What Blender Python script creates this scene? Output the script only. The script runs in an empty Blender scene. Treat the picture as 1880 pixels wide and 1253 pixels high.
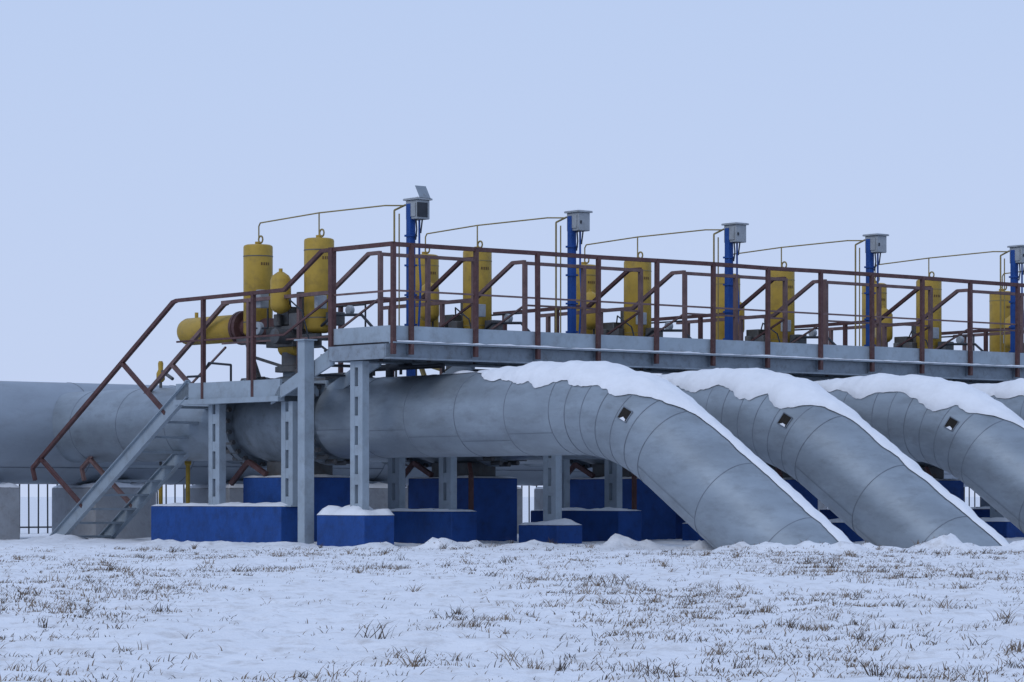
import bpy, bmesh, math, random
from mathutils import Vector, noise
random.seed(7)
C40, S40 = 0.766, 0.643
OX, OY = -1.677, 44.0
def P(u, v, z): return Vector((OX + C40*u + S40*v, OY + S40*u - C40*v, z))

# ---------------------------------------------------------------- materials
def mat(name, col, rough=0.6, metal=0.0, var=0.15, scale=3.0, bump=0.0, bscale=30.0, dirt=None, dirt_amt=0.0, stretch=(1,1,1), spec=0.3, dscale=2.3):
    m = bpy.data.materials.new(name); m.use_nodes = True
    nt = m.node_tree; N = nt.nodes; L = nt.links
    b = N["Principled BSDF"]
    b.inputs["Roughness"].default_value = rough; b.inputs["Metallic"].default_value = metal
    b.inputs["Specular IOR Level"].default_value = spec
    tc = N.new("ShaderNodeTexCoord"); mp = N.new("ShaderNodeMapping"); mp.inputs["Scale"].default_value = stretch
    L.new(tc.outputs["Object"], mp.inputs["Vector"])
    n = N.new("ShaderNodeTexNoise"); n.inputs["Scale"].default_value = scale; n.inputs["Detail"].default_value = 7; n.inputs["Roughness"].default_value = 0.65
    L.new(mp.outputs[0], n.inputs["Vector"])
    r = N.new("ShaderNodeValToRGB")
    r.color_ramp.elements[0].position = 0.3; r.color_ramp.elements[1].position = 0.7
    r.color_ramp.elements[0].color = tuple(c*(1-var) for c in col)+(1,)
    r.color_ramp.elements[1].color = tuple(min(1, c*(1+var)) for c in col)+(1,)
    L.new(n.outputs["Fac"], r.inputs["Fac"])
    out = r.outputs["Color"]
    if dirt:
        n2 = N.new("ShaderNodeTexNoise"); n2.inputs["Scale"].default_value = scale*dscale; n2.inputs["Detail"].default_value = 8; n2.inputs["Roughness"].default_value = 0.7
        L.new(mp.outputs[0], n2.inputs["Vector"])
        r2 = N.new("ShaderNodeValToRGB"); r2.color_ramp.elements[0].position = 0.5; r2.color_ramp.elements[1].position = 0.72
        r2.color_ramp.elements[0].color = (0,0,0,1); r2.color_ramp.elements[1].color = (dirt_amt,)*3+(1,)
        L.new(n2.outputs["Fac"], r2.inputs["Fac"])
        mx = N.new("ShaderNodeMixRGB"); L.new(r2.outputs["Color"], mx.inputs["Fac"]); L.new(out, mx.inputs[1]); mx.inputs[2].default_value = dirt+(1,)
        out = mx.outputs[0]
    L.new(out, b.inputs["Base Color"])
    if bump > 0:
        n3 = N.new("ShaderNodeTexNoise"); n3.inputs["Scale"].default_value = bscale; n3.inputs["Detail"].default_value = 5
        L.new(tc.outputs["Object"], n3.inputs["Vector"])
        bp = N.new("ShaderNodeBump"); bp.inputs["Strength"].default_value = bump; bp.inputs["Distance"].default_value = 0.02
        L.new(n3.outputs["Fac"], bp.inputs["Height"]); L.new(bp.outputs[0], b.inputs["Normal"])
    return m

M_clad  = mat("galvanised_cladding", (0.285,0.33,0.375), 0.46, 0.5, 0.17, 1.1, 0.3, 3.5, (0.15,0.16,0.165), 0.42, (1,1,2.6))
M_cladH = mat("header_cladding", (0.31,0.355,0.41), 0.55, 0.4, 0.10, .9, 0.15, 3.5, (0.2,0.21,0.22), 0.3, (1,1,2.6))
M_seam  = mat("cladding_seam", (0.20,0.225,0.26), 0.5, 0.5, 0.25, 6)
M_steel = mat("painted_grey_steel", (0.25,0.295,0.345), 0.6, 0.1, 0.16, 4, 0.1, 20, (0.12,0.11,0.10), 0.6)
M_steelL= mat("zinc_grey_sheet", (0.325,0.385,0.44), 0.55, 0.2, 0.12, 2, 0.1, 12, (0.17,0.17,0.17), 0.45)
M_dark  = mat("dark_steel", (0.035,0.04,0.05), 0.6, 0.2, 0.3, 5)
M_valve = mat("valve_grey", (0.11,0.115,0.12), 0.6, 0.3, 0.3, 5, dirt=(0.12,0.06,0.03), dirt_amt=0.5)
M_vbody = mat("valve_body_grey", (0.20,0.235,0.27), 0.55, 0.4, 0.2, 2.5, dirt=(0.08,0.08,0.08), dirt_amt=0.5)
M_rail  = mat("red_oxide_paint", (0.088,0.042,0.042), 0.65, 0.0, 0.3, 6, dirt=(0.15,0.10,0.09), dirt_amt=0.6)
M_rail2 = mat("pale_oxide_paint", (0.155,0.098,0.095), 0.7, 0.0, 0.3, 6)  # paler oxide tone for back, far and mid rails
M_yel   = mat("yellow_paint", (0.41,0.27,0.042), 0.5, 0.0, 0.14, 3, 0.05, 10, (0.19,0.13,0.045), 0.55)
M_yeld  = mat("yellow_tube", (0.27,0.21,0.085), 0.55, 0.0, 0.2, 6)
M_blue  = mat("blue_painted_concrete", (0.012,0.060,0.24), 0.65, 0.0, 0.25, 2.5, 0.4, 15, (0.011,0.032,0.11), 0.65)
M_blueP = mat("blue_paint", (0.012,0.065,0.27), 0.5, 0.0, 0.2, 5)
M_box   = mat("grey_enclosure", (0.32,0.35,0.38), 0.5, 0.0, 0.15, 6, dirt=(0.2,0.2,0.2), dirt_amt=0.5)
M_conc  = mat("concrete", (0.32,0.335,0.36), 0.85, 0.0, 0.12, 3, 0.4, 20, (0.2,0.19,0.18), 0.5)
M_snow  = mat("snow", (0.80,0.82,0.86), 0.8, 0.0, 0.05, 4, 0.6, 9, spec=0.15)
M_black = mat("painted_hole_shade", (0.02,0.017,0.014), 0.9, 0.0, 0.3, 20)  # near-black colour painting the shade inside the pipe opening
M_txt   = mat("label_brown", (0.14,0.08,0.03), 0.7, 0.0, 0.3, 30)
M_gr1   = mat("dry_grass_tan", (0.215,0.160,0.115), 0.9, 0.0, 0.35, 3)
M_gr2   = mat("dry_grass_brown", (0.085,0.065,0.052), 0.9, 0.0, 0.35, 3)

# ---------------------------------------------------------------- mesh builder
class B:
    def __init__(s): s.bm = bmesh.new()
    def hexa(s, pts):
        vs = [s.bm.verts.new(p) for p in pts]
        for f in ((0,1,2,3),(4,5,6,7),(0,1,5,4),(1,2,6,5),(2,3,7,6),(3,0,4,7)):
            s.bm.faces.new([vs[i] for i in f])
    def box(s, u0,u1,v0,v1,z0,z1):
        s.hexa([P(u0,v0,z0),P(u1,v0,z0),P(u1,v1,z0),P(u0,v1,z0),P(u0,v0,z1),P(u1,v0,z1),P(u1,v1,z1),P(u0,v1,z1)])
    def bar(s, a, b, w, h=None):
        h = h or w
        d = (b-a).normalized()
        up = Vector((0,0,1)) if abs(d.z) < 0.95 else (P(1,0,0)-P(0,0,0))
        x = d.cross(up).normalized()*w/2; y = d.cross(x).normalized()*h/2
        s.hexa([a-x-y,a+x-y,a+x+y,a-x+y,b-x-y,b+x-y,b+x+y,b-x+y])
    def tube(s, prof, a, b, n=20, smooth=True):
        d = (b-a).normalized()
        up = Vector((0,0,1)) if abs(d.z) < 0.95 else Vector((1,0,0))
        x = d.cross(up).normalized(); y = d.cross(x).normalized()
        prev = None
        for t, r in prof:
            c = a + d*t
            ring = [s.bm.verts.new(c + (x*math.cos(2*math.pi*i/n)+y*math.sin(2*math.pi*i/n))*max(r,1e-4)) for i in range(n)]
            if prev:
                for i in range(n):
                    f = s.bm.faces.new((prev[i],prev[(i+1)%n],ring[(i+1)%n],ring[i])); f.smooth = smooth
            else: s.bm.faces.new(ring)
            prev = ring
        s.bm.faces.new(prev)
    def cyl(s, a, b, r, n=16):
        L = (b-a).length
        s.tube([(0,r),(L,r)], a, b, n)
    def path(s, pts, r, n=8):
        for a, b in zip(pts[:-1], pts[1:]):
            s.cyl(a, b, r, n)
    def obj(s, name, m, parent=None, bevel=0, smooth_angle=True):
        bmesh.ops.recalc_face_normals(s.bm, faces=s.bm.faces)
        me = bpy.data.meshes.new(name); s.bm.to_mesh(me); s.bm.free()
        me.materials.append(m)
        o = bpy.data.objects.new(name, me); bpy.context.scene.collection.objects.link(o)
        if smooth_angle and hasattr(me, "set_sharp_from_angle"):
            me.set_sharp_from_angle(angle=math.radians(38))
        if bevel:
            md = o.modifiers.new("bevel","BEVEL"); md.width = bevel; md.segments = 2; md.limit_method='ANGLE'
        if parent: o.parent = parent
        return o
def empty(name):
    e = bpy.data.objects.new(name, None); bpy.context.scene.collection.objects.link(e); e.empty_display_size = .2
    return e
def nz(x,y=0.0,z=0.0): return noise.noise(Vector((x,y,z)))

def snow_on_box(parent, u0,u1,v0,v1,z,th=0.05,name="snow_layer"):
    bm = bmesh.new(); nu, nv = max(4,int((u1-u0)/.06)), max(4,int((v1-v0)/.06)); g=[]
    for i in range(nu+1):
        row=[]
        for j in range(nv+1):
            a=i/nu; b=j/nv; e=min(a*(u1-u0),(1-a)*(u1-u0),b*(v1-v0),(1-b)*(v1-v0))
            t=th*min(1,(e/.16))**.5 if e>0 else 0
            u=u0+(u1-u0)*a; v=v0+(v1-v0)*b
            row.append(bm.verts.new(P(u,v,z+.003+t*max(.1,(1+.9*nz(u*3,v*3,z)+.5*nz(u*8,v*8,z))))))
        g.append(row)
    for i in range(nu):
        for j in range(nv):
            f=bm.faces.new((g[i][j],g[i+1][j],g[i+1][j+1],g[i][j+1])); f.smooth=True
    b=B(); b.bm.free(); b.bm=bm
    return b.obj(name, M_snow, parent, smooth_angle=False)

# ---------------------------------------------------------------- gas pipes
PU = [1.25, 4.49, 7.94, 11.31, 15.07, 18.6]
ZC, R0 = 1.88, 0.60
ANG = math.radians(32.5); RB = 3.5
def pipe_path(v, vs):
    s = v - vs
    if s <= 0: return v, ZC, 0.0
    Le = RB*ANG
    if s <= Le:
        a = s/RB; return vs+RB*math.sin(a), ZC-RB*(1-math.cos(a)), a
    d = s-Le
    return vs+RB*math.sin(ANG)+d*math.cos(ANG), ZC-RB*(1-math.cos(ANG))-d*math.sin(ANG), ANG
def pipe_pt(pu, vs, s, phi, r):
    v, z, a = pipe_path(s, vs)
    rad = r*math.cos(phi)
    return P(pu - r*math.sin(phi), v + rad*math.sin(a), z + rad*math.cos(a))
def ring_shell(bm, pu, vs, s0, s1, r, n=64):
    rs=[]
    for s in (s0,s1):
        rs.append([bm.verts.new(pipe_pt(pu,vs,s,2*math.pi*i/n,r)) for i in range(n)])
    for i in range(n):
        f=bm.faces.new((rs[0][i],rs[0][(i+1)%n],rs[1][(i+1)%n],rs[1][i])); f.smooth=True
    return rs
def snow_strip(root, pu, vs, s0, s1, fA, fB, fT, NS, k, NP=26):
    bm=bmesh.new(); prev=None
    for i in range(NS+1):
        s=s0+(s1-s0)*i/NS
        A=fA(s); Bn=fB(s); T=fT(s)
        mid=(A-Bn)/2; half=(A+Bn)/2
        row=[]
        for j in range(NP+1):
            t=j/NP*2-1
            phi = mid+t*half
            th = T*max(0,1-abs(t)**3.2)**.6
            row.append(bm.verts.new(pipe_pt(pu,vs,s,phi,R0+.009+th*(1+.25*nz(s*6,phi*6,k)))))
        if prev:
            for j in range(NP):
                f=bm.faces.new((prev[j],prev[j+1],row[j+1],row[j])); f.smooth=True
        prev=row
    b=B(); b.bm.free(); b.bm=bm; b.obj("snow_cap",M_snow,root,smooth_angle=False)
for k, pu in enumerate(PU):
    vs = 2.6 if k==0 else 2.3
    root = empty("gas_pipe")
    b = B()
    cuts = [-11.0,-9.6,-8.2,-6.8,-5.35]
    for a,c in zip(cuts[:-1],cuts[1:]): ring_shell(b.bm,pu,vs,a,c,R0)
    st = [-2.75,-1.75,-.6,.55,1.65,vs]
    el = [vs+RB*ANG*i/6 for i in range(1,7)]
    sl = [el[-1]+1.3, el[-1]+2.6, el[-1]+4.3]
    allc = st+el+sl
    for a,c in zip(allc[:-1],allc[1:]):
        ring_shell(b.bm,pu,vs,a,c,R0+random.uniform(-.0015,.0015))
    b.obj("cladding", M_clad, root)
    b = B()
    for c in cuts[:-1]+allc[1:-1]:
        w=.006
        for (ra,rb,sa,sb) in ((R0,R0+.005,c-w,c-w*.6),(R0+.005,R0+.005,c-w*.6,c+w*.6),(R0+.005,R0,c+w*.6,c+w)):
            n=64
            r1=[b.bm.verts.new(pipe_pt(pu,vs,sa,2*math.pi*i/n,ra)) for i in range(n)]
            r2=[b.bm.verts.new(pipe_pt(pu,vs,sb,2*math.pi*i/n,rb)) for i in range(n)]
            for i in range(n):
                f=b.bm.faces.new((r1[i],r1[(i+1)%n],r2[(i+1)%n],r2[i])); f.smooth=True
    for a,c in zip(allc[:-1],allc[1:]):
        if c<=vs+.01 or a>=el[-1]-.01:
            ph=math.radians(118+random.uniform(-14,14))
            q=[pipe_pt(pu,vs,a,ph-.007,R0+.004),pipe_pt(pu,vs,a,ph+.007,R0+.004),pipe_pt(pu,vs,c,ph+.007,R0+.004),pipe_pt(pu,vs,c,ph-.007,R0+.004)]
            b.bm.faces.new([b.bm.verts.new(x) for x in q])
    b.obj("seams", M_seam, root)
    sh = vs+(1.45 if k==0 else 1.5); ph=math.radians(67)
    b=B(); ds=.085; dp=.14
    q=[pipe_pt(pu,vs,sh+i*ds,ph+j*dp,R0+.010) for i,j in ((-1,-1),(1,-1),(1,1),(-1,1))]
    b.bm.faces.new([b.bm.verts.new(x) for x in q]); b.obj("hole_shade_patch",M_black,root)  # flat dark patch paints the shade of a hole; cladding is not cut
    b=B()
    q=[pipe_pt(pu,vs,sh+i*ds*.9,ph+j*dp,R0+.016) for i,j in ((-.5,.95),(.1,.45+.1*(k%2)),(.8,.6),(.9,.95))]
    b.bm.faces.new([b.bm.verts.new(x) for x in q]); b.obj("snow_in_opening",M_snow,root)
    b=B()
    for (i0,j0,i1,j1) in ((-1,-1,1,-1),(1,-1,1,1),(1,1,-1,1),(-1,1,-1,-1)):
        b.bar(pipe_pt(pu,vs,sh+i0*ds,ph+j0*dp,R0+.012),pipe_pt(pu,vs,sh+i1*ds,ph+j1*dp,R0+.012),.012)
    b.obj("opening_frame",M_seam,root)
    # snow caps (wind-blown towards the far side on the slope)
    s0 = .45; s1 = el[-1]+3.9
    def fta(s): return min(1,(s-s0)/1.2)
    def ffl(s):
        f=max(0,min(1,(s-(vs+1.05))/1.35)); return f*f*(3-2*f)
    def fA(s):
        ta=fta(s); fl=ffl(s)
        lump = .26*abs(nz(s*1.5,k*7.3))*2 -.16 + .10*nz(s*4.4,k*3.1)+.05*nz(s*12,k*1.7)
        return math.radians(4+50*ta**.6)*(1-fl)+math.radians(-3)*fl + lump*(.35+.65*ta)*(1-.6*fl)
    def fB(s): return math.radians(6+60*fta(s)**.6)+.2*nz(s*2.1,k*5+40)
    def fT(s): return (.02+.06*fta(s))*(1-.35*ffl(s))*(1+.6*nz(s*1.9,k+11)+.3*nz(s*5,k+31))
    snow_strip(root,pu,vs,s0,s1,fA,fB,fT,230,k)
    # thin remnants under the platform
    for (p0,p1,aa) in ((-2.5,-2.15,.5),(-.2,.3,.22)):
        snow_strip(root,pu,vs,p0,p1,lambda s:aa*math.sin(math.pi*(s-p0)/(p1-p0))**.5 if p0<s<p1 else .01,lambda s:.25,lambda s:.03*max(0,math.sin(math.pi*min(1,max(0,(s-p0)/(p1-p0))))),16,k,10)

    # ------------------------------------------------ valve body
    vr = empty("gate_valve")
    b=B()
    a=P(pu,-5.35,ZC); c=P(pu,-2.75,ZC)
    b.tube([(0,.56),(.25,.56),(.27,.70),(.40,.70),(.42,.58),(.62,.60),(.75,.64),(1.0,.68),(1.3,.70),(1.6,.68),(1.85,.64),(2.0,.6),(2.18,.58),(2.2,.70),(2.33,.70),(2.35,.56),(2.6,.56)],a,c,40)
    b.cyl(P(pu,-4.05,ZC+.5),P(pu,-4.05,3.15),.2,20)
    b.obj("valve_body",M_vbody,vr)
    b=B()
    for vv in (-5.07,-2.98):
        for i in range(24):
            an=2*math.pi*i/24; uu=pu+.665*math.cos(an); zz=ZC+.665*math.sin(an)
            b.cyl(P(uu,vv-.16,zz),P(uu,vv+.18,zz),.04,6)
    b.tube([(0,.32),(.08,.32),(.1,.22),(.3,.22)],P(pu,-4.05,2.62),P(pu,-4.05,3.0),20)
    b.tube([(0,.575),(.08,.575)],P(pu,-5.3,ZC),P(pu,-5.2,ZC),40)
    b.obj("flange_bolts",M_valve,vr)
    fr = empty("concrete_foundation")
    b=B(); b.box(pu-.5,pu+.5,-4.75,-3.2,-.2,1.0); b.obj("block",M_blue,fr,.015)
    b=B(); b.box(pu-.3,pu+.3,-4.4,-3.5,1.002,1.25); b.obj("saddle",M_valve,fr,.01)
    b=B(); b.bar(P(pu-.62,-3.0,.05),P(pu-.62,-3.0,1.05),.06); b.bar(P(pu-.62,-3.0,1.05),P(pu-.45,-3.25,1.22),.06); b.bar(P(pu-.62,-4.9,.9),P(pu-.5,-4.6,1.25),.07); b.bar(P(pu-.5,-4.6,1.25),P(pu-.45,-4.2,1.05),.07)
    b.obj("brace",M_rail,fr)
    snow_on_box(fr,pu-.5,pu+.5,-4.75,-3.2,1.0,.03)
    # ------------------------------------------------ actuator
    va,vb = (-5.05,-3.45) if k==0 else (-4.95,-3.6)
    ar = empty("valve_actuator")
    b=B(); zt=4.64; z0=3.2
    for vv in (va,vb):
        L=zt-z0
        b.tube([(0,.12),(.03,.20),(.07,.23),(L-.04,.23),(L-.015,.222),(L,.19),(L+.01,.05)],P(pu,vv,z0),P(pu,vv,zt),32)
        b.tube([(0,.05),(.05,.05)],P(pu,vv,zt),P(pu,vv,zt+.06),10)
    sv = -3.92 if k==0 else -4.35
    b.tube([(0,.02),(.03,.1),(.08,.15),(.13,.16),(.52,.16),(.58,.13),(.63,.06),(.65,.02)],P(pu-.38,sv,3.50),P(pu-.38,sv,4.2),24)
    b.cyl(P(pu-.38,sv,4.12),P(pu-.38,sv,4.19),.03,8)
    if k==0:
        b.tube([(0,.19),(.05,.22),(1.45,.22),(1.52,.20),(1.57,.14),(1.59,.04)],P(pu,-5.5,3.36),P(pu,-7.2,3.36),32)
        b.cyl(P(pu,-6.75,3.55),P(pu,-6.75,3.66),.03,8)
    b.cyl(P(pu-.1,vb-.35,3.0),P(pu-.1,vb-.75,3.0),.14,16)
    b.obj("gas_cylinders",M_yel,ar)
    b=B()
    for vv in (va,vb):
        N=14
        for i in range(N):
            a1=2*math.pi*i/N;a2=2*math.pi*(i+1)/N
            b.cyl(P(pu,vv+.07+.055*math.cos(a1),zt+.08+.055*math.sin(a1)),P(pu,vv+.07+.055*math.cos(a2),zt+.08+.055*math.sin(a2)),.014,6)
    b.obj("lifting_rings",M_yeld,ar)
    b=B()
    b.box(pu-.28,pu+.28,-4.45,-3.75,3.0,3.32)
    b.box(pu-.22,pu+.1,-4.25,-3.95,3.34,3.62)
    b.cyl(P(pu-.3,-4.1,3.32),P(pu-.3,-4.1,3.5),.07,12)
    b.cyl(P(pu-.55,-3.85,3.15),P(pu+.2,-3.85,3.15),.12,16)
    b.cyl(P(pu+.05,-3.95,3.3),P(pu+.05,-3.95,3.85),.09,14)
    b.box(pu-.34,pu-.16,vb-.32,vb-.1,3.25,3.5)
    b.cyl(P(pu+.1,vb+.30,2.95),P(pu+.1,vb+.62,2.95),.11,14)
    b.box(pu-.1,pu+.12,vb+.3,vb+.5,3.3,3.5)
    b.obj("gearbox",M_valve,ar,.01)
    b=B()
    b.box(pu-.36,pu-.2,-4.6,-4.48,3.62,3.9); b.box(pu-.3,pu-.12,vb+.28,vb+.36,3.55,3.75)
    b.cyl(P(pu-.34,-4.5,3.3),P(pu-.42,-4.5,3.3),.1,16)
    b.cyl(P(pu+.1,vb+.7,3.52),P(pu+.02,vb+.7,3.52),.07,16)
    b.obj("instruments",M_box,ar,.008)
    b=B()
    b.bar(P(pu-.2,va-.25,3.14),P(pu-.2,vb+.25,3.14),.07); b.bar(P(pu+.2,va-.25,3.14),P(pu+.2,vb+.25,3.14),.07)
    for vv in (va,vb):
        b.bar(P(pu-.24,vv,3.12),P(pu+.24,vv,3.12),.3,.05)
        b.bar(P(pu-.2,vv,3.1),P(pu-.2,vv+.3*(1 if vv<-4 else -1),2.55),.06)
        b.cyl(P(pu,vv,4.45),P(pu,vv,4.465),.234,32)
        b.cyl(P(pu,vv,3.42),P(pu,vv,3.435),.234,32)
    b.bar(P(pu-.2,-5.0,2.9),P(pu-.2,-3.4,2.55),.04)
    b.obj("support_frame",M_yeld if k else M_valve,ar)
    if k==0:
        b=B()
        b.tube([(0,.27),(.07,.27)],P(pu,-5.33,3.36),P(pu,-5.5,3.36),28)
        b.tube([(0,.27),(.07,.27)],P(pu,-5.42,3.36),P(pu,-5.6,3.36),28)
        b.cyl(P(pu,-5.33,3.36),P(pu,-4.4,3.3),.16,20)
        b.obj("red_flange",M_rail,ar)
    b=B()
    for vv in (va,vb):
        for i in range(4):
            an=math.radians(-100-10*i)
            def cp(an,z): return P(pu+.233*math.sin(an+math.pi/2+.6)*-1, vv+.233*math.cos(an+math.pi/2+.6), z)
            q=[cp(an,4.31),cp(an-.11,4.31),cp(an-.11,4.355),cp(an,4.355)]
            b.bm.faces.new([b.bm.verts.new(x) for x in q])
    b.obj("stencil_marks",M_txt,ar)
    b=B()
    b.path([P(pu-.45,-4.6,2.5),P(pu-.45,-4.6,3.3),P(pu-.35,-4.3,3.3),P(pu-.35,-4.3,3.6)],.015)
    b.path([P(pu-.5,-3.3,2.45),P(pu-.5,-3.3,2.95),P(pu-.5,-2.7,2.95),P(pu-.5,-2.4,2.8)],.018)
    b.path([P(pu-.2,-3.9,3.6),P(pu-.45,-3.6,3.7),P(pu-.5,-3.2,3.5),P(pu-.5,-3.0,3.0)],.012)
    b.path([P(pu-.3,-2.9,2.9),P(pu-.3,-1.9,2.95),P(pu-.3,-1.9,2.55)],.02)
    b.path([P(pu-.1,vb+.1,3.25),P(pu-.1,vb+.5,3.45),P(pu-.1,vb+1.2,3.42),P(pu-.1,vb+1.5,3.2),P(pu-.1,vb+1.5,2.5)],.022)
    b.path([P(pu+.2,vb+.1,3.6),P(pu+.2,vb+.9,3.6),P(pu+.2,vb+.9,2.6)],.014)
    b.path([P(pu+.35,-2.9,2.62),P(pu+.35,-.9,2.62)],.025)
    b.path([P(pu-.1,-1.3,2.5),P(pu-.1,-1.3,2.61),P(pu-.1,-.3,2.61),P(pu-.1,-.3,2.5)],.022)
    b.path([P(pu-.55,-5.0,2.3),P(pu-.55,-5.0,2.75),P(pu-.55,-5.6,2.8),P(pu-.55,-5.8,2.6),P(pu-.55,-6.2,2.6)],.018)
    for vv in (-2.2,-1.7): b.cyl(P(pu,vv,2.4),P(pu,vv,2.75),.06,10)
    b.cyl(P(pu,-2.2,2.62),P(pu,-1.2,2.62),.05,10)
    b.obj("impulse_tubes",M_dark,ar)
    b=B(); qu=pu+.95; r=.011
    b.path([P(pu,va+.02,zt),P(pu,va+.02,4.93),P(pu,va+.06,4.98),P(pu,vb,5.03),P(qu-.32,-2.62,5.12),P(qu-.1,-2.45,5.12)],r)
    b.path([P(pu,vb,zt),P(pu,vb,5.03)],r)
    b.path([P(qu-.2,-2.55,3.0),P(qu-.2,-2.55,5.05),P(qu-.02,-2.5,5.14)],.015)
    b.path([P(qu-.13,-2.52,3.0),P(qu-.13,-2.52,5.0)],.011)
    b.obj("yellow_tubing",M_yeld,ar)
    # ------------------------------------------------ control box pole
    pr = empty("control_box_pole"); pv=-2.4
    b=B(); b.box(qu-.05,qu+.05,pv-.05,pv+.05,2.1,5.15)
    for z in (3.3,3.75,4.2,4.65): b.box(qu-.07,qu+.07,pv-.07,pv+.07,z,z+.03)
    b.path([P(qu+.07,pv+.12,4.9),P(qu+.07,pv+.12,4.3),P(qu+.05,pv+.18,3.9),P(qu+.05,pv+.12,3.2)],.016)
    b.obj("pole",M_blueP,pr)
    b=B(); b.box(qu-.45,qu-.052,pv-.04,pv+.04,2.15,2.24); b.box(qu-.6,qu-.052,pv-.04,pv+.04,2.42,2.5); b.obj("bracket",M_steel,pr)
    b=B(); b.box(qu-.03,qu+.21,pv-.09,pv+.20,4.91,5.2); b.obj("enclosure",M_box,pr,.012)
    b=B(); b.box(qu-.06,qu+.24,pv-.12,pv+.23,5.2,5.225); b.box(qu-.044,qu-.032,pv-.05,pv+.16,4.95,5.16); b.obj("enclosure_lid",M_box,pr,.004)
    b=B(); b.path([P(qu+.02,pv+.1,4.93),P(qu+.02,pv+.12,4.75),P(qu+.03,pv+.08,4.6)],.012); b.path([P(qu+.1,pv+.16,4.93),P(qu+.08,pv+.14,4.7)],.012)
    if k==0: b.box(qu-.04,qu+.16,pv+.203,pv+.21,4.94,5.16)
    else: b.box(qu+.0,qu+.03,pv+.203,pv+.21,5.02,5.07)
    b.obj("cables",M_dark,pr)
    if k==0:
        b=B(); b.hexa([P(qu-.0,pv+.215,5.23),P(qu+.2,pv+.215,5.23),P(qu+.2,pv+.23,5.23),P(qu-.0,pv+.23,5.23),
                       P(qu-.0,pv+.10,5.42),P(qu+.2,pv+.10,5.42),P(qu+.2,pv+.115,5.42),P(qu-.0,pv+.115,5.42)]); b.obj("open_lid",M_steel,pr)
    snow_on_box(pr,qu-.06,qu+.24,pv-.12,pv+.23,5.225,.035)

# ---------------------------------------------------------------- header pipe
hr = empty("header_pipe")
b=B(); HV,HZ,HR=-11.0,1.79,.87
us=[-30+2.1*i for i in range(30)]
for a,c in zip(us[:-1],us[1:]):
    b.tube([(0,HR),((c-a),HR)],P(a,HV,HZ),P(c,HV,HZ),64)
b.obj("cladding",M_cladH,hr)
b=B()
for a in us: b.tube([(0,HR+.001),(.003,HR+.006),(.018,HR+.006),(.021,HR+.001)],P(a-.02,HV,HZ),P(a+.05,HV,HZ),64)
for a,c in zip(us[:-1],us[1:]):
    an=math.radians(-38+random.uniform(-6,6)); rr_=HR+.004
    b.bar(P(a,HV+rr_*math.cos(an),HZ+rr_*math.sin(an)),P(c,HV+rr_*math.cos(an),HZ+rr_*math.sin(an)),.016)
b.obj("seams",M_seam,hr)
for uu in [-14.3,-11.5,-8.8,-6.05,-3.3,-.55,2.15,4.9,7.65,10.4,13.1,15.9,18.6]:
    sr=empty("pipe_support")
    b=B(); b.box(uu-.62,uu+.62,HV-.6,HV+.8,-.2,.86); b.obj("block",M_conc,sr,.02)
    b=B(); b.box(uu-.3,uu+.3,HV-.5,HV+.5,.862,.99); b.obj("saddle",M_steel,sr)
    snow_on_box(sr,uu-.62,uu+.62,HV-.6,HV+.8,.86,.07)

# ---------------------------------------------------------------- walkway
wr = empty("steel_walkway")
UE=22.0; W=-1.4
fas=B(); 
us2=[-.02]+[.28+2.36*i for i in range(1,10)]
for a,c in zip(us2[:-1],us2[1:]):
    o=random.uniform(0,.006); fas.box(a,c-.008,.0+o,.015+o,2.9,3.13+random.uniform(-.006,.006))
fas.box(-.035,-.02,W,.015,2.9,3.13)
sect=[(0,.85),(2.62,3.62),(6.0,6.95),(9.2,10.15),(12.7,13.7),(16.4,17.3)]
prev=.85
for a,c in sect[1:]+[(UE,UE)]:
    fas.box(prev,a,W-.015,W,2.9,3.13); prev=c
fas.obj("toe_board",M_steelL,wr)
b=B()
b.box(-.06,UE,-.02,.09,2.875,2.897); b.box(-.1,UE,-.06,-.045,2.68,2.873); b.box(-.1,UE,-.1,.05,2.655,2.678)
b.box(-.1,UE,W,W+.015,2.68,2.873); b.box(-.1,UE,W-.05,W+.08,2.655,2.678)
b.box(-.1,-.06,W+.02,-.07,2.66,2.87)
nb=int(UE/1.18)
for i in range(nb+1):
    u=.28+1.18*i
    b.box(u-.03,u+.03,W+.02,-.065,2.70,2.86)
    b.hexa([P(u-.006,-.043,2.70),P(u+.006,-.043,2.70),P(u+.006,.085,2.862),P(u-.006,.085,2.862),P(u-.006,-.043,2.865),P(u+.006,-.043,2.865),P(u+.006,.08,2.870),P(u-.006,.08,2.870)])
b.obj("beams",M_steel,wr)
b=B()
b.box(-.02,UE,W,-.02,2.88,2.894)
b.obj("grating",M_dark,wr)
# ledge snow, broken and uneven
bm=bmesh.new(); prev=None; n=500
for i in range(n+1):
    u=UE*i/n; h=max(.001,.014+.022*nz(u*1.7,3)+.012*nz(u*7,9)); wv=.035+.02*nz(u*2,5)
    row=[bm.verts.new(P(u,wv,2.899)),bm.verts.new(P(u,wv,2.899+h)),bm.verts.new(P(u,.084,2.899+h)),bm.verts.new(P(u,.088,2.899))]
    if prev:
        for j in range(3): bm.faces.new((prev[j],prev[j+1],row[j+1],row[j])).smooth=True
    prev=row
b=B(); b.bm.free(); b.bm=bm; b.obj("ledge_snow",M_snow,wr)
ZR=4.28
b=B(); pw=.06
b.bar(P(-.02,W,ZR),P(-.02,.04,ZR),pw)
rr0=[-.02]+[.28+1.18*i for i in range(1,nb+1)]
jit=[ZR+random.uniform(-.008,.008) for _ in rr0]
for i in range(len(rr0)-1): b.bar(P(rr0[i],.04,jit[i]),P(rr0[i+1]+.01,.04,jit[i+1]),pw)
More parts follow.
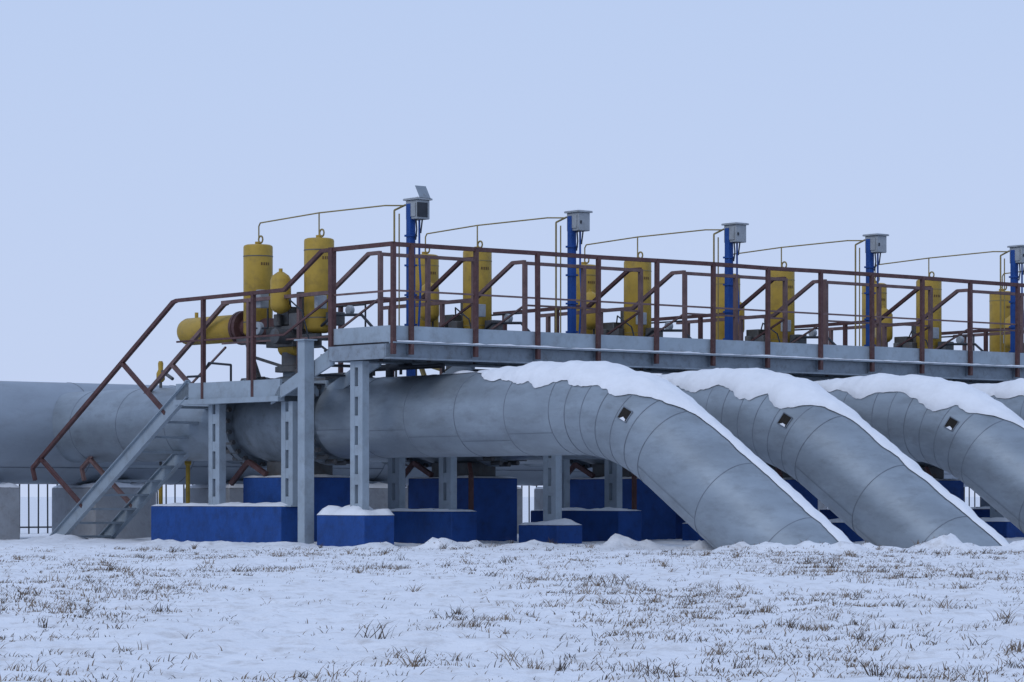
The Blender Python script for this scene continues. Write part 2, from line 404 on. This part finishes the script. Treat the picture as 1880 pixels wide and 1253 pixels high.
def post(b,u,v,z0,z1,w=.06): b.box(u-w/2,u+w/2,v-w/2,v+w/2,z0,z1)
post(b,-.03,W,2.72,ZR+.03,.085); post(b,-.03,.04,2.72,ZR)
for i in range(nb+1):
    u=.28+1.18*i; lx=random.uniform(-.012,.012)
    b.bar(P(u,.055,2.72),P(u+lx,.055,ZR),.058)
b.obj("front_railing",M_rail,wr)
b=B()
b.bar(P(-.02,W,3.62),P(-.02,.04,3.62),.028); b.bar(P(0,.04,3.62),P(UE,.04,3.60),.026)
prev=.85
for a,c in sect[1:]+[(UE,UE)]:
    b.bar(P(prev,W,ZR-.02),P(a,W,ZR-.02),.05); b.bar(P(prev,W,3.62),P(a,W,3.62),.028)
    post(b,prev,W,2.7,ZR); post(b,a,W,2.7,ZR)
    if a-prev>1.6: post(b,(a+prev)/2,W,2.7,ZR)
    prev=c
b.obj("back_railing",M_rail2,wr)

def column(rb, u, v, z0, z1):
    g=.085
    rb.box(u-.06,u+.06,v-g-.06,v-g+.045,z0,z1); rb.box(u-.06,u+.06,v+g-.045,v+g+.06,z0,z1)
    z=z0
    while z<z1-.05:
        zz=min(z1,z+.15)
        rb.box(u-.058,u-.046,v-g+.047,v+g-.047,z,zz); rb.box(u+.046,u+.058,v-g+.047,v+g-.047,z,zz); z+=.42
    rb.box(u-.13,u+.13,v-.2,v+.2,z0-.0,z0+.02)

stair=B(); rl=B(); rl2=B(); colb=B(); grat=B()
def stair_unit(a,c,vend):
    for uu,rr in ((a,rl),(c,rl2)):
        stair.hexa([P(uu-.02,W,2.62),P(uu+.02,W,2.62),P(uu+.02,W,2.88),P(uu-.02,W,2.88),P(uu-.02,-2.95,2.08),P(uu+.02,-2.95,2.08),P(uu+.02,-2.72,2.34),P(uu-.02,-2.72,2.34)])
        rr.bar(P(uu,W,ZR),P(uu,W-.28,ZR),.055)
        rr.bar(P(uu,W-.28,ZR),P(uu,-2.62,3.76),.055)
        rr.bar(P(uu,-2.62,3.76),P(uu,vend,3.74),.055)
        rr.bar(P(uu,-2.62,3.1),P(uu,vend,3.1),.028); rr.bar(P(uu,W,3.62),P(uu,-2.62,3.1),.028)
        for vv in (-3.41,-4.73): post(rr,uu,vv,2.2,3.75)
        stair.box(uu-.02,uu+.02,vend,-2.7,2.2,2.45); stair.box(uu-.06,uu+.06,vend,-2.7,2.12,2.198)
    for i in range(3):
        v=-1.62-.36*i; z=2.78-.13*i; grat.box(a+.025,c-.025,v-.14,v+.12,z-.03,z)
    grat.box(a+.03,c-.03,vend,-2.72,2.38,2.40)
    for vv in (vend+.05,-4.1,-2.85): stair.box(a+.07,c-.07,vv-.03,vv+.03,2.21,2.37)
for n,(a,c) in enumerate(sect):
    stair_unit(a,c,-5.45 if n==0 else -5.0)
SL=.613
def zs(v): return 1.97+SL*(v+5.75)
ua,uc=0.0,.95
for uu,rr in ((ua,rl),(uc,rl2)):
    o1,o2=-.12,.12
    stair.hexa([P(uu-.02,-5.1,zs(-5.1)+o1),P(uu+.02,-5.1,zs(-5.1)+o1),P(uu+.02,-5.1,zs(-5.1)+o2),P(uu-.02,-5.1,zs(-5.1)+o2),
                P(uu-.02,-9.2,zs(-9.2)+o1),P(uu+.02,-9.2,zs(-9.2)+o1),P(uu+.02,-9.2,zs(-9.2)+o2),P(uu-.02,-9.2,zs(-9.2)+o2)])
    for o in (-.128,.128):
        stair.bar(P(uu-.03,-5.1,zs(-5.1)+o),P(uu-.03,-9.2,zs(-9.2)+o),.08,.012)
    top=P(uu,-5.55,3.72); bot=P(uu,-9.7,1.18)
    rr.bar(P(uu,-5.45,3.74),top,.055); rr.bar(top,bot,.06); rr.bar(bot,P(uu,-9.62,.98),.055)
    rr.bar(P(uu,-6.99,2.82),P(uu,-5.75,2.0),.06); rr.bar(P(uu,-9.45,1.34),P(uu,-8.15,.55),.06)
    if uu==uc: rr.bar(P(uu,-5.5,3.05),P(uu,-9.1,.98),.028)
for i in range(10):
    v=-5.55-i*.37; z=zs(v)+.02
    stair.box(ua+.025,uc-.025,v-.14,v+.12,z-.035,z)
stair.obj("stair_and_landing_frames",M_steelL,wr)
grat.obj("treads",M_dark,wr)
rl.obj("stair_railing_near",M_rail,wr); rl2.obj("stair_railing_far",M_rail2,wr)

post(colb,-.12,-1.92,-.2,2.98,.17); colb.box(-.24,.0,-2.05,-1.80,2.98,3.0)
def found(u0,u1,v0,v1,h,sn=.05):
    f=empty("concrete_foundation"); b=B(); b.box(u0,u1,v0,v1,-.25,h); b.obj("block",M_blue,f,.015); snow_on_box(f,u0,u1,v0,v1,h,sn)
found(-.02,.42,-6.15,-2.68,.56,.04)
column(colb,.2,-4.65,.56,2.12); column(colb,.2,-2.75,.56,2.12)
column(colb,.05,-.85,.46,2.65); found(-.2,.35,-1.55,-.42,.44,.10)
for n,(a,c) in enumerate(sect[1:]):
    column(colb,a+.1,-2.15,.5,2.12); column(colb,a+.1,-3.42,.5,2.12)
    found(a-.15,a+.35,-3.9,-1.75,.48,.035)
    column(colb,a+.95,-.7,.30,2.65); found(a+.7,a+1.2,-1.2,-.3,.28,.06)
colb.obj("columns",M_steelL,wr)

# vent posts behind the stairs
e=empty("yellow_vent_post"); u,v=1.3,-7.86
b=B(); b.cyl(P(u,v,.2),P(u,v,.95),.035,12); b.tube([(0,.04),(.04,.07),(.14,.07),(.2,.04),(.3,.045),(.34,.03)],P(u,v,2.58),P(u,v,2.95),14); b.obj("valve_head",M_yel,e)
b=B(); b.cyl(P(u,v,-.1),P(u,v,2.6),.025,12); b.cyl(P(u,v+.05,2.75),P(u,v+.35,2.62),.03,8); b.obj("stem",M_valve,e)
e=empty("yellow_vent_post"); u,v=1.3,-7.07
b=B(); b.cyl(P(u,v,-.1),P(u,v,1.25),.035,12); b.tube([(0,.03),(.03,.055),(.08,.055),(.1,.03)],P(u,v,1.2),P(u,v,1.3),12); b.obj("post",M_yel,e)

# ---------------------------------------------------------------- bar fence
fr=empty("metal_fence"); b=B(); FV=-17.0
u=-24
while u<45:
    b.bar(P(u,FV,-.1),P(u+random.uniform(-.01,.01),FV,1.75),.022); u+=.21
u=-24
while u<45:
    b.bar(P(u,FV,-.1),P(u,FV,1.95),.07); u+=2.5
b.bar(P(-24,FV,1.6),P(45,FV,1.6),.04); b.bar(P(-24,FV,.12),P(45,FV,.12),.03)
b.obj("bars",M_dark,fr)

# ---------------------------------------------------------------- ground
def frange(a,b,s):
    r=[];x=a
    while x<b-1e-6: r.append(x); x+=s
    return r
Xs=[-4000,-1500,-500,-200,-90,-50,-35,-27,-22,-18,-15]+frange(-12,12,.06)+[12,13,15,18,22,27,35,50,90,200,500,1500,4000]
Ys=[-300,-80,-30,-10,0,4,7,9]+frange(10,24,.07)+frange(24,47,.11)+[47,48,50,53,57,62,70,85,110,160,300,700,1800,5000]
mounds=[(-.95,42.3,.14,.28),(-.55,42.6,.10,.25),(1.45,41.7,.13,.3),(1.75,41.9,.11,.2),(2.5,40.9,.13,.16),(-1.9,43.0,.07,.3),(-6.2,49,.10,.6),(5.6,40.4,.19,.35),(4.1,38.9,.12,.5),(-4.4,45.5,.05,.6),(3.3,39.0,.11,.4),(2.9,39.6,.10,.3),(0.4,42,.06,.5),(7.6,43.5,.1,.6),(-7.3,49.8,.12,.5),(6.9,40.9,.12,.5),(-5.2,46.6,.08,.4),(-3.2,44.6,.05,.3),(4.6,39.8,.1,.35)]
def gh(x,y):
    h=0
    if 5<y<60 and abs(x)<20:
        f=min(1,(y-5)/5)
        h+= .04*nz(x*.35,y*.25,3)+.028*nz(x*1.3,y*.8,5)*f
        r=1-abs(nz(x*2.1,y*1.9,9))*2
        h+= .024*(r-.6)*f+.018*nz(x*5.5,y*4.4,1)*f+.011*nz(x*11,y*9,4)*f
        for (mx,my,a,s) in mounds:
            d=((x-mx)**2+((y-my))**2)/(s*s)
            if d<9: h+=a*math.exp(-d)*(1+.9*nz(x*5,y*5,2))
    return h
me=bpy.data.meshes.new("ground"); vv=[]; ff=[]
for y in Ys:
    for x in Xs: vv.append((x,y,gh(x,y)))
nx=len(Xs)
for j in range(len(Ys)-1):
    for i in range(nx-1):
        ff.append((j*nx+i,j*nx+i+1,(j+1)*nx+i+1,(j+1)*nx+i))
me.from_pydata(vv,[],ff); me.polygons.foreach_set("use_smooth",[True]*len(ff))
g=bpy.data.objects.new("ground",me); bpy.context.scene.collection.objects.link(g)
m=mat("snow_field",(0.80,0.815,0.85),.85,0,.06,1.2,.9,14,dirt=(.40,.36,.33),dirt_amt=.6,spec=.1,stretch=(1,.6,1),dscale=5.0)
me.materials.append(m)

# ---------------------------------------------------------------- grass
gv=[];gf=[];gm=[]
def blade(x,y,h,lean,dirn,w,mi):
    z=gh(x,y)-.005
    dx=math.cos(dirn)*lean; dy=math.sin(dirn)*lean
    a=random.uniform(0,math.pi); wx=math.cos(a*.4-.3)*w/2; wy=math.sin(a*.4-.3)*w/2
    i=len(gv)
    gv.extend([(x-wx,y-wy,z),(x+wx,y+wy,z),(x+dx*.4-wx*.8,y+dy*.4-wy*.8,z+h*.6),(x+dx*.4+wx*.8,y+dy*.4+wy*.8,z+h*.6),(x+dx,y+dy,z+h)])
    gf.append((i,i+1,i+3,i+2)); gf.append((i+2,i+3,i+4)); gm.extend([mi,mi])
cnt=0
while cnt<15000:
    y=random.uniform(9.5,43.0); x=random.uniform(-1,1)*(.215*y+1.5)
    d=nz(x*.45,y*.25,20)+.7*nz(x*1.9,y*1.1,30)+.5*nz(x*6,y*4,33)
    if random.random()>max(.03,min(1,.16+d*1.7)): continue
    if y>41 and random.random()<.5: continue
    cnt+=1
    q=random.random(); big = q<.04
    n=random.randint(2,5)+(random.randint(6,16) if big else 0); H=random.uniform(.012,.038)*(random.uniform(1.6,2.6) if big else 1)
    mi=1 if random.random()<.36 else 0
    spread=random.uniform(.012,.06)
    dr=random.uniform(-.6,.6)
    for _ in range(n):
        bx=x+random.gauss(0,spread); by=y+random.gauss(0,spread)
        h=H*random.uniform(.3,1.3)
        blade(bx,by,h,h*random.uniform(.2,1.6),dr+random.choice((0,0,3.14))+random.gauss(0,.8),random.uniform(.002,.0045)*(1+y/40),mi)
gme=bpy.data.meshes.new("dry_grass"); gme.from_pydata(gv,[],gf); gme.materials.append(M_gr1); gme.materials.append(M_gr2)
gme.polygons.foreach_set("material_index",gm)
go=bpy.data.objects.new("dry_grass",gme); bpy.context.scene.collection.objects.link(go)

# ---------------------------------------------------------------- world, sun, camera
sc=bpy.context.scene
w=bpy.data.worlds.new("World"); sc.world=w; w.use_nodes=True
nt=w.node_tree; N=nt.nodes; L=nt.links
bg=N["Background"]; sky=N.new("ShaderNodeTexSky"); sky.sky_type='NISHITA'; sky.sun_disc=False
EL,AZ=math.radians(38),math.radians(215)
sky.sun_elevation=EL; sky.sun_rotation=AZ; sky.dust_density=3
mx=N.new("ShaderNodeMixRGB"); mx.inputs["Fac"].default_value=.95
L.new(sky.outputs[0],mx.inputs[1])
tc=N.new("ShaderNodeTexCoord"); sp=N.new("ShaderNodeSeparateXYZ"); L.new(tc.outputs["Generated"],sp.inputs[0])
cr=N.new("ShaderNodeValToRGB"); cr.color_ramp.elements[0].position=0.0; cr.color_ramp.elements[1].position=.2
cr.color_ramp.elements[0].color=(.58,.68,.92,1); cr.color_ramp.elements[1].color=(.485,.615,.89,1)
L.new(sp.outputs["Z"],cr.inputs[0])
sc10=N.new("ShaderNodeVectorMath"); sc10.operation='SCALE'; sc10.inputs[3].default_value=10.0
L.new(cr.outputs[0],sc10.inputs[0]); L.new(sc10.outputs[0],mx.inputs[2])
L.new(mx.outputs[0],bg.inputs[0]); bg.inputs[1].default_value=.1
sd=bpy.data.lights.new("sun","SUN"); sd.energy=.6; sd.angle=math.radians(25); sd.color=(1,.96,.9)
so=bpy.data.objects.new("sun",sd); sc.collection.objects.link(so)
dirv=Vector((math.sin(AZ)*math.cos(EL),math.cos(AZ)*math.cos(EL),math.sin(EL)))
so.rotation_euler=dirv.to_track_quat('Z','Y').to_euler()
cd=bpy.data.cameras.new("camera"); co=bpy.data.objects.new("camera",cd); sc.collection.objects.link(co)
co.location=(0,0,.71); co.rotation_euler=(math.radians(90),0,0)
cd.sensor_width=36; cd.lens=5720/1880*36; cd.shift_y=(912-626.5)/1880; cd.clip_start=.5; cd.clip_end=8000
sc.camera=co
sc.view_settings.view_transform='Standard'; sc.view_settings.look='None'; sc.view_settings.exposure=0
